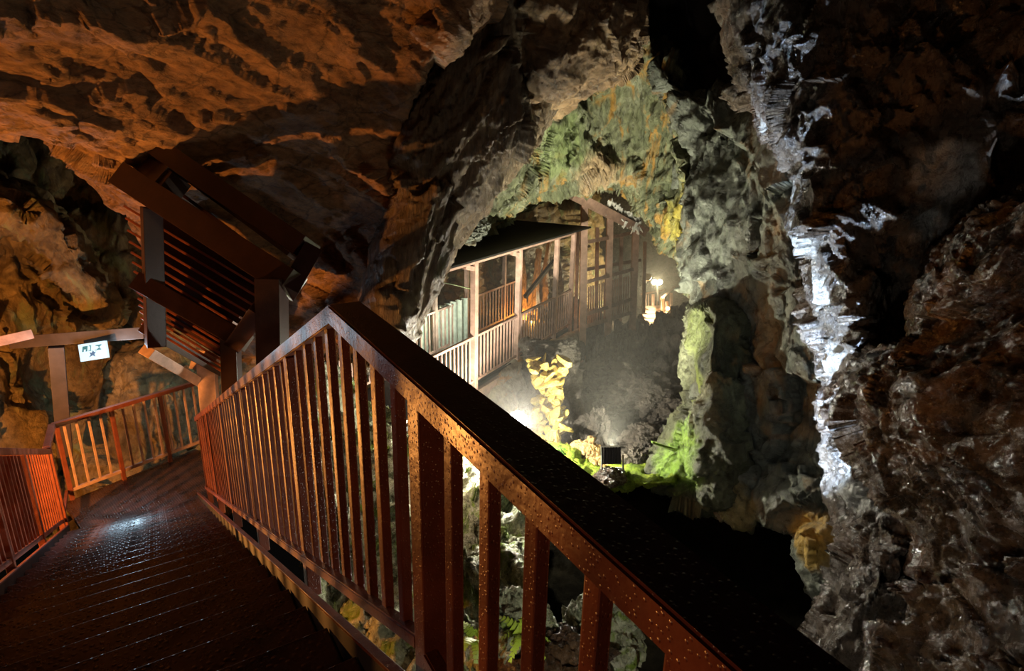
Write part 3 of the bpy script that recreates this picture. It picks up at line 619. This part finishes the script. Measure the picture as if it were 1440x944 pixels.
disc('face', P(911, 390, 21.5), .13, .05, plain('pale_disc', (.7, .66, .5), .5), rd, CAM - P(911, 390, 21.5)); upb('bracket', (900, 402, 21.6), (911, 392, 21.6), .04, .04, M['grey'], rd)
bl = thing('stair_lamp', P(939, 434, 23), 'small orange lamp at the far stair railing', 'lamp'); disc('bulb', P(939, 434, 22.9), .07, .1, M['bulb'], bl, CAM - P(939, 434, 23)); upb('bracket', (939, 438, 23), (941, 442, 23.2), .04, .04, M['grey'], bl)
bl2 = thing('stair_lamp', P(925, 444, 22), 'small bright lamp on the far stair treads', 'lamp'); disc('bulb', P(925, 443, 21.7), .07, .1, M['lampw'], bl2, CAM - P(925, 444, 22)); disc('base', P(925, 446, 21.8), .08, .06, M['grey'], bl2, (0, 0, 1))
# star floodlight under the bridge
sf = thing('floodlight', P(728, 592, 11.0), 'dazzling white floodlight below the footbridge, just above the near handrail', 'floodlight')
LP = P(728, 592, 11.0); aim = CAM + np.array([1.2, 0, -1.5]) - LP; aim /= np.linalg.norm(aim)
disc('lens', LP, .17, .05, M['star'], sf, aim); disc('housing', LP - aim * .1, .12, .16, M['black'], sf, aim)
pb('pole', (728, 596, 11.2), (729, 690, 11.2), .05, .05, M['grey'], sf)
# ledge floodlight seen from behind
bf = thing('floodlight', P(858, 662, 10.2), 'black boxy floodlight seen from behind on a boulder', 'floodlight')
BF = P(859, 640, 10.2)
beam('housing', P(858.5, 628, 10.2), P(859, 652, 10.2), .32, .14, M['black'], bf, side=RT)
for k in range(6): beam('fin', P(849 + 4 * k, 629, 10.13), P(849 + 4 * k, 651, 10.13), .012, .05, M['black'], bf, side=RT)
for u in (846, 876): pb('yoke', (u, 640, 10.2), (u, 660, 10.2), .02, .05, M['grey'], bf)
beam('base', P(845, 661, 10.2), P(878, 661, 10.2), .12, .03, M['grey'], bf)
boulder('boulder', P(858, 672, 10.1), (.27, .24, .13), R_rgt, 3, 5, .2, 'flat-topped boulder under the boxy floodlight')
# mossy ledge
rock('mossy_ledge', [
    [(780, 630, 11.9), (830, 638, 11.7), (880, 644, 11.6), (950, 650, 11.2)],
    [(785, 658, 10.8), (830, 662, 10.5), (880, 666, 10.3), (950, 666, 10.0)],
    [(785, 690, 10.4), (830, 690, 10.15), (880, 686, 10.0), (950, 682, 9.8)]],
    rock_mat('bright_moss', [(.10, .16, .02), (.26, .38, .03), (.42, .5, .06)], 3, rough=(.7, .95), bump=1.0, spec=.2), 110, 50, .1, 2.4, .04, 21, label='bright yellow-green mossy ledge around the boxy floodlight', cat='moss ledge', kind=None)
# rubble pillar
def pillar():
    bm = bmesh.new(); base = P(772, 640, 12.2)
    rows = 21
    for r in range(rows):
        v = 508 + (650 - 508) * r / (rows - 1); wv = 19 + 4 * math.sin(r * .7) + 3 * r / rows
        for k in range(4):
            u = 772 - wv + (k + .5) * wv * 2 / 4 + rng.normal() * 3.2; c = Vector(P(u, v + rng.normal() * 2, 12.15 + .1 * rng.normal()) - base)
            ret = bmesh.ops.create_icosphere(bm, subdivisions=2, radius=1); vv = ret['verts']
            sc_ = (.12 + .09 * rng.random(), .13, .06 + .07 * rng.random()); ax = Matrix.Rotation(rng.normal() * .6, 3, 'Y') @ Matrix.Rotation(rng.random() * 3, 3, 'Z')
            gq = rng.normal(size=(9, 3)); gq /= np.linalg.norm(gq, axis=1, keepdims=True)
            for x in vv:
                p = Vector(x.co)
                for g in gq:
                    d_ = p.dot(Vector(g)) - .42
                    if d_ > 0: p -= Vector(g) * d_
                x.co = ax @ Vector((p.x * sc_[0] * 1.35, p.y * sc_[1] * 1.35, p.z * sc_[2] * 1.35)) + c
    o = bm_obj('rubble_pillar', bm, rock_mat('yellow_rubble', [(.25, .17, .03), (.42, .31, .06), (.55, .43, .12)], 2.2, rough=(.4, .7)), None, base)
    return tag(o, 'pillar of stacked yellow rubble under the footbridge', 'rock pillar')
pillar()
rock('wall_pillar', [
    [(742, 490, 12.9), (772, 488, 12.6), (805, 486, 12.9)], [(742, 560, 12.8), (775, 560, 12.45), (812, 560, 12.8)], [(742, 690, 12.3), (775, 690, 12.0), (815, 690, 12.3)]],
    R_gry, 50, 110, .14, 2.4, .05, 22, ring=.6, label='dark rock rib behind the yellow rubble pillar', cat='cave wall')
# gorge boulders
gb = [(826, 640, 11.6, .30, .34, .26, 'orange-tinted slanting rock left of the boxy floodlight'), (842, 655, 11.2, .2, .2, .15, 'small orange-brown stone touching the moss left of the floodlight'),
      (838, 606, 12.8, .2, .3, .5, 'tall thin grey rock blade behind the orange stones'), (905, 620, 12.2, .42, .4, .3, 'fan-shaped layered rock right of the boxy floodlight'),
      (888, 645, 11.4, .22, .25, .2, 'small brown stone between the floodlight and the buttress'), (920, 560, 14.0, .8, .6, .5, 'large brown boulder under the buttress'),
      (880, 540, 15.0, .8, .7, .45, 'wide grey boulder in the middle of the rubble slope'), (850, 565, 14.2, .6, .5, .35, 'flat grey boulder lying in the shadowed gorge')]
for i, (u, v, d, a, b, c, lab) in enumerate(gb):
    boulder('boulder', P(u, v, d), (a, b, c), R_gry if i > 1 else rock_mat('orange_rock', [(.22, .13, .05), (.42, .27, .1), (.55, .38, .18)], 2), 30 + i, 5, .26, lab, rotz=i * .8)
boulder('boulder', P(846, 905, 6.9), (.42, .42, .62), R_for, 51, 6, .26, 'white-streaked wet boulder seen between the rightmost balusters')
boulder('boulder', P(728, 885, 6.6), (.34, .36, .42), R_for, 52, 6, .26, 'pale wet boulder behind the second gap right of the thick post')
boulder('boulder', P(780, 960, 6.3), (.55, .45, .5), R_rgt, 53, 6, .26, 'dark wet boulder low between the right balusters')
boulder('rock_knob', P(655, 318, 10.4), (.36, .3, .3), R_fin, 61, 5, .24, 'bluish-grey knobbly rock hanging above the left end of the footbridge roof')
boulder('rock_knob', P(625, 328, 10.2), (.3, .3, .22), R_pal, 62, 5, .24, 'yellowish knobbly rock left of the bluish-grey hanging one')
tag(tube('root', [P(702, 186, 8.9), P(672, 232, 8.85), P(650, 268, 8.8), P(622, 318, 8.7), P(600, 360, 8.6), P(582, 392, 8.55), P(566, 422, 8.5), P(556, 455, 8.5)], .03, R_pal), 'pale thin root running down the rock left of the footbridge', 'root')
# ------------------------------------------------------------------ plants
M['leaf'] = plain('fern_leaf', (.10, .30, .03), .5); M['leaf2'] = plain('yellow_green_leaf', (.32, .46, .04), .5)
def fern(c, r, n, mat, label, up=.7, seed=0):
    g = np.random.default_rng(seed); root = thing('fern', c, label, 'plant'); vs, fs = [], []
    for k in range(n):
        a = g.random() * 6.283; ln = r * (.7 + .5 * g.random()); e = up * (.5 + g.random()); dx, dy = math.cos(a), math.sin(a); pts = []
        for j in range(9):
            t = j / 8; pts.append(np.array([dx * ln * t, dy * ln * t, ln * (e * t - .9 * t * t)]))
        sd = np.array([-dy, dx, 0])
        for j in range(1, 8):
            wv = ln * .3 * (1 - j / 9); dirv = pts[j + 1] - pts[j]
            for s_ in (-1, 1):
                i0 = len(vs); tip = pts[j] + sd * s_ * wv + dirv * .9 + np.array([0, 0, -.08 * wv]); vs += [pts[j], pts[j] + dirv * .75, tip, pts[j] + sd * s_ * wv * .5 + dirv * -.05 + np.array([0, 0, .05 * wv])]; fs.append((i0, i0 + 1, i0 + 2, i0 + 3))
    mesh_from('frond', vs, fs, mat, root); return root
fern(P(768, 640, 11.3), .42, 26, M['leaf'], 'green fern clump at the foot of the yellow rubble pillar', seed=1)
fern(P(790, 652, 11.1), .3, 22, M['leaf'], 'small bright fern right of the larger fern by the pillar', seed=2)
fern(P(803, 648, 11.0), .2, 16, M['leaf2'], 'round leafy sprig left of the orange stones', .9, 3)
def vine(pts, mat, label, seed):
    g = np.random.default_rng(seed); root = thing('vine', pts[0], label, 'plant'); tube('stem', pts, .012, mat, root); vs, fs = [], []
    for k in range(22):
        t = g.random() * (len(pts) - 1); i = int(t); c = pts[i] + (pts[min(i + 1, len(pts) - 1)] - pts[i]) * (t - i) - pts[0]; a = g.normal(size=3); a /= np.linalg.norm(a); b = np.cross(a, g.normal(size=3)); b /= np.linalg.norm(b); i0 = len(vs)
        vs += [c, c + a * .05 + b * .035, c + a * .12, c + a * .05 - b * .035]; fs.append((i0, i0 + 1, i0 + 2, i0 + 3))
    mesh_from('leaf', vs, fs, mat, root)
vine([P(749, 772, 8.4), P(752, 800, 8.3), P(746, 830, 8.2), P(747, 850, 8.1)], M['leaf2'], 'thin yellow-green vine hanging beside the dark gap', 4)
fern(P(735, 895, 6.1), .26, 22, M['leaf2'], 'yellow-green fern on the pale wet boulder', .9, 5)
fern(P(668, 900, 6.8), .26, 22, M['leaf2'], 'yellow-green fern at the bottom of the bright slope', .9, 6)
# ------------------------------------------------------------------ behind the bridge: lit dripstones, cable
R_drip = rock_mat('orange_dripstone', [(.3, .2, .1), (.5, .36, .2), (.65, .5, .32)], 2, (1, 1, .3), rough=(.3, .6))
def drip(u0, v0, u1, v1, d, w, label, mat, seed, name='dripstone'):
    a, b = P(u0, v0, d), P(u1, v1, d); g = np.random.default_rng(seed); bm = bmesh.new(); n = 26; m = 14; rings = []
    ax = (b - a); s1 = RT; s2 = np.cross(ax / np.linalg.norm(ax), s1)
    for i in range(n):
        t = i / (n - 1); c = ax * t + s1 * w * .5 * math.sin(3 * t + seed); r = w * (.25 + .75 * t) * (1 + .25 * math.sin(t * 11 + seed))
        rings.append([bm.verts.new(c + (s1 * math.cos(q) + s2 * math.sin(q)) * r * (1 + .3 * math.sin(3 * q + seed + t * 4) + .1 * g.normal())) for q in np.linspace(0, 2 * math.pi, m, endpoint=False)])
    for p_, q_ in zip(rings[:-1], rings[1:]):
        for j in range(m): bm.faces.new((p_[j], p_[(j + 1) % m], q_[(j + 1) % m], q_[j]))
    bm.faces.new(rings[0]); bm.faces.new(rings[-1]); bmesh.ops.recalc_face_normals(bm, faces=bm.faces)
    tag(bm_obj(name, bm, mat, None, a), label, 'mineral column')
drip(728, 360, 738, 520, 17.2, .2, 'leftmost orange-lit dripstone behind the footbridge', R_drip, 1)
drip(752, 350, 752, 520, 17.6, .24, 'middle orange-lit dripstone behind the footbridge', R_drip, 2)
drip(772, 340, 764, 520, 18.2, .26, 'rightmost orange-lit dripstone behind the footbridge', R_drip, 3)
drip(790, 350, 788, 440, 18.8, .2, 'slim grey figure-like dripstone right of the orange ones', R_gry, 4)
tag(beam('sloping_handrail', P(738, 418, 16.6), P(780, 366, 17.4), .09, .1, M['black']), 'dark sloping handrail in front of the orange dripstones', 'handrail')
tag(tube('cable', [P(608, 394, 12.6), P(640, 401, 12.8), P(668, 408, 13)], .012, plain('green_cable', (.2, .25, .1))), 'thin slack cable behind the left footbridge bay', 'cable')
# ------------------------------------------------------------------ lights
def light(name, kind, loc, power, col, size=.08, target=None, cone=None, blend=.5):
    l = bpy.data.lights.new(name, kind); l.energy = power; l.color = col
    if kind in ('POINT', 'SPOT'): l.shadow_soft_size = size
    o = bpy.data.objects.new(name, l); COL.objects.link(o); o.location = Vector(loc)
    if target is not None: o.rotation_euler = (Vector(target) - Vector(loc)).to_track_quat('-Z', 'Y').to_euler()
    if cone: l.spot_size = math.radians(cone); l.spot_blend = blend
    return o
WARM = (1, .42, .10); TUNG = (1, .62, .28)
light('lamp_left', 'POINT', P(-280, 790, 6.1), 1850, (1, .37, .075), .06)
light('lamp_landing', 'POINT', SN(7.4, 1.7, -3.8), 420, (1, .46, .15), .05)
light('lamp_near', 'POINT', (-3.2, -1.0, 1.0), 66, (1, .45, .22), .05)
light('lamp_sign', 'POINT', P(136, 508, 9.9), 75, (.55, .8, 1), .15)
light('lamp_star', 'POINT', LP + aim * .28, 1000, (1, .93, .75), .05)
light('lamp_flood', 'SPOT', P(860, 634, 10.75), 3300, (1, .95, .72), .05, P(870, 200, 12.4), 104, 1.)
light('lamp_spill', 'POINT', P(868, 634, 10.9), 22, (1, .95, .72), .05)
light('lamp_cool', 'SPOT', P(945, 862, 8.4), 9000, (.60, .77, 1.0), .06, P(1160, 470, 7.45), 40, .35)
light('lamp_far', 'POINT', P(924, 397, 22.2), 900, (1, .85, .5), .05)
light('lamp_farstair', 'POINT', P(925, 436, 21.5), 120, (1, .5, .15), .05)
light('lamp_screen', 'POINT', P(628, 455, 13.2), 40, (.85, 1, .85), .05)
light('lamp_drip', 'POINT', P(748, 452, 16.75), 150, (1, .4, .07), .05)
light('lamp_bridge', 'POINT', P(640, 640, 9.2), 50, (1, .72, .52), .05)
light('lamp_under', 'POINT', (.6, 3.2, -2.3), 110, (1, .95, .82), .05)
light('fill_light', 'POINT', (3.4, 1.6, .2), 60, (1, .48, .18), .2)  # unseen warm fill added to lift the brown rock on the right
# ------------------------------------------------------------------ haze
hz, n_, b_ = nt('cave_haze'); n_.nodes.remove(b_)
vs_ = N(n_, 'ShaderNodeVolumeScatter'); vs_.inputs['Color'].default_value = (1, .97, .9, 1); vs_.inputs['Density'].default_value = .007; vs_.inputs['Anisotropy'].default_value = .25
n_.links.new(vs_.outputs[0], n_.nodes['Material Output'].inputs['Volume'])
bm = bmesh.new(); bmesh.ops.create_cube(bm, size=1); bmesh.ops.scale(bm, vec=(8.5, 18, 4.6), verts=bm.verts)
tag(bm_obj('haze', bm, hz, None, (2.6, 18.4, -2.6)), 'thin mist hanging in the gorge around the floodlights', 'mist', kind='stuff')
h2, n_, b_ = nt('lamp_glow_volume'); n_.nodes.remove(b_)
vs_ = N(n_, 'ShaderNodeVolumeScatter'); vs_.inputs['Color'].default_value = (1, .98, .94, 1); vs_.inputs['Density'].default_value = .010
n_.links.new(vs_.outputs[0], n_.nodes['Material Output'].inputs['Volume'])
bm = bmesh.new(); bmesh.ops.create_icosphere(bm, subdivisions=4, radius=.95)  # scattering ball added around the lamp to make its glow
tag(bm_obj('mist', bm, h2, None, LP + aim * .2, True), 'scattering sphere added to give the dazzling lamp below the footbridge its glow', 'mist', kind='stuff')  # object 'mist' is the added glow sphere
# ------------------------------------------------------------------ world and view
w = bpy.data.worlds.new('World'); SC.world = w; w.use_nodes = True; w.node_tree.nodes['Background'].inputs[0].default_value = (.5, .42, .35, 1); w.node_tree.nodes['Background'].inputs[1].default_value = .004
SC.view_settings.view_transform = 'Standard'; SC.view_settings.look = 'None'; SC.view_settings.exposure = 0; SC.view_settings.gamma = 1
SC.cycles.use_denoising = True; SC.cycles.max_bounces = 5; SC.cycles.volume_bounces = 0; SC.cycles.sample_clamp_indirect = 4
# ------------------------------------------------------------------ families of like things
GROUPS = {'boulder': 'boulders lying in the gorge', 'fern': 'ferns growing on the wet rocks', 'dripstone': 'dripstones behind the footbridge',
          'rock_knob': 'knobbly rocks hanging above the footbridge roof', 'stair_railing': 'railings of the near staircase', 'floodlight': 'floodlights in the gorge',
          'stair_lamp': 'small lamps on the far stairs', 'landing_platform': 'landings of the near staircase'}
for o in SC.objects:
    if o.parent is None and o.name.split('.')[0] in GROUPS: o['group'] = GROUPS[o.name.split('.')[0]]
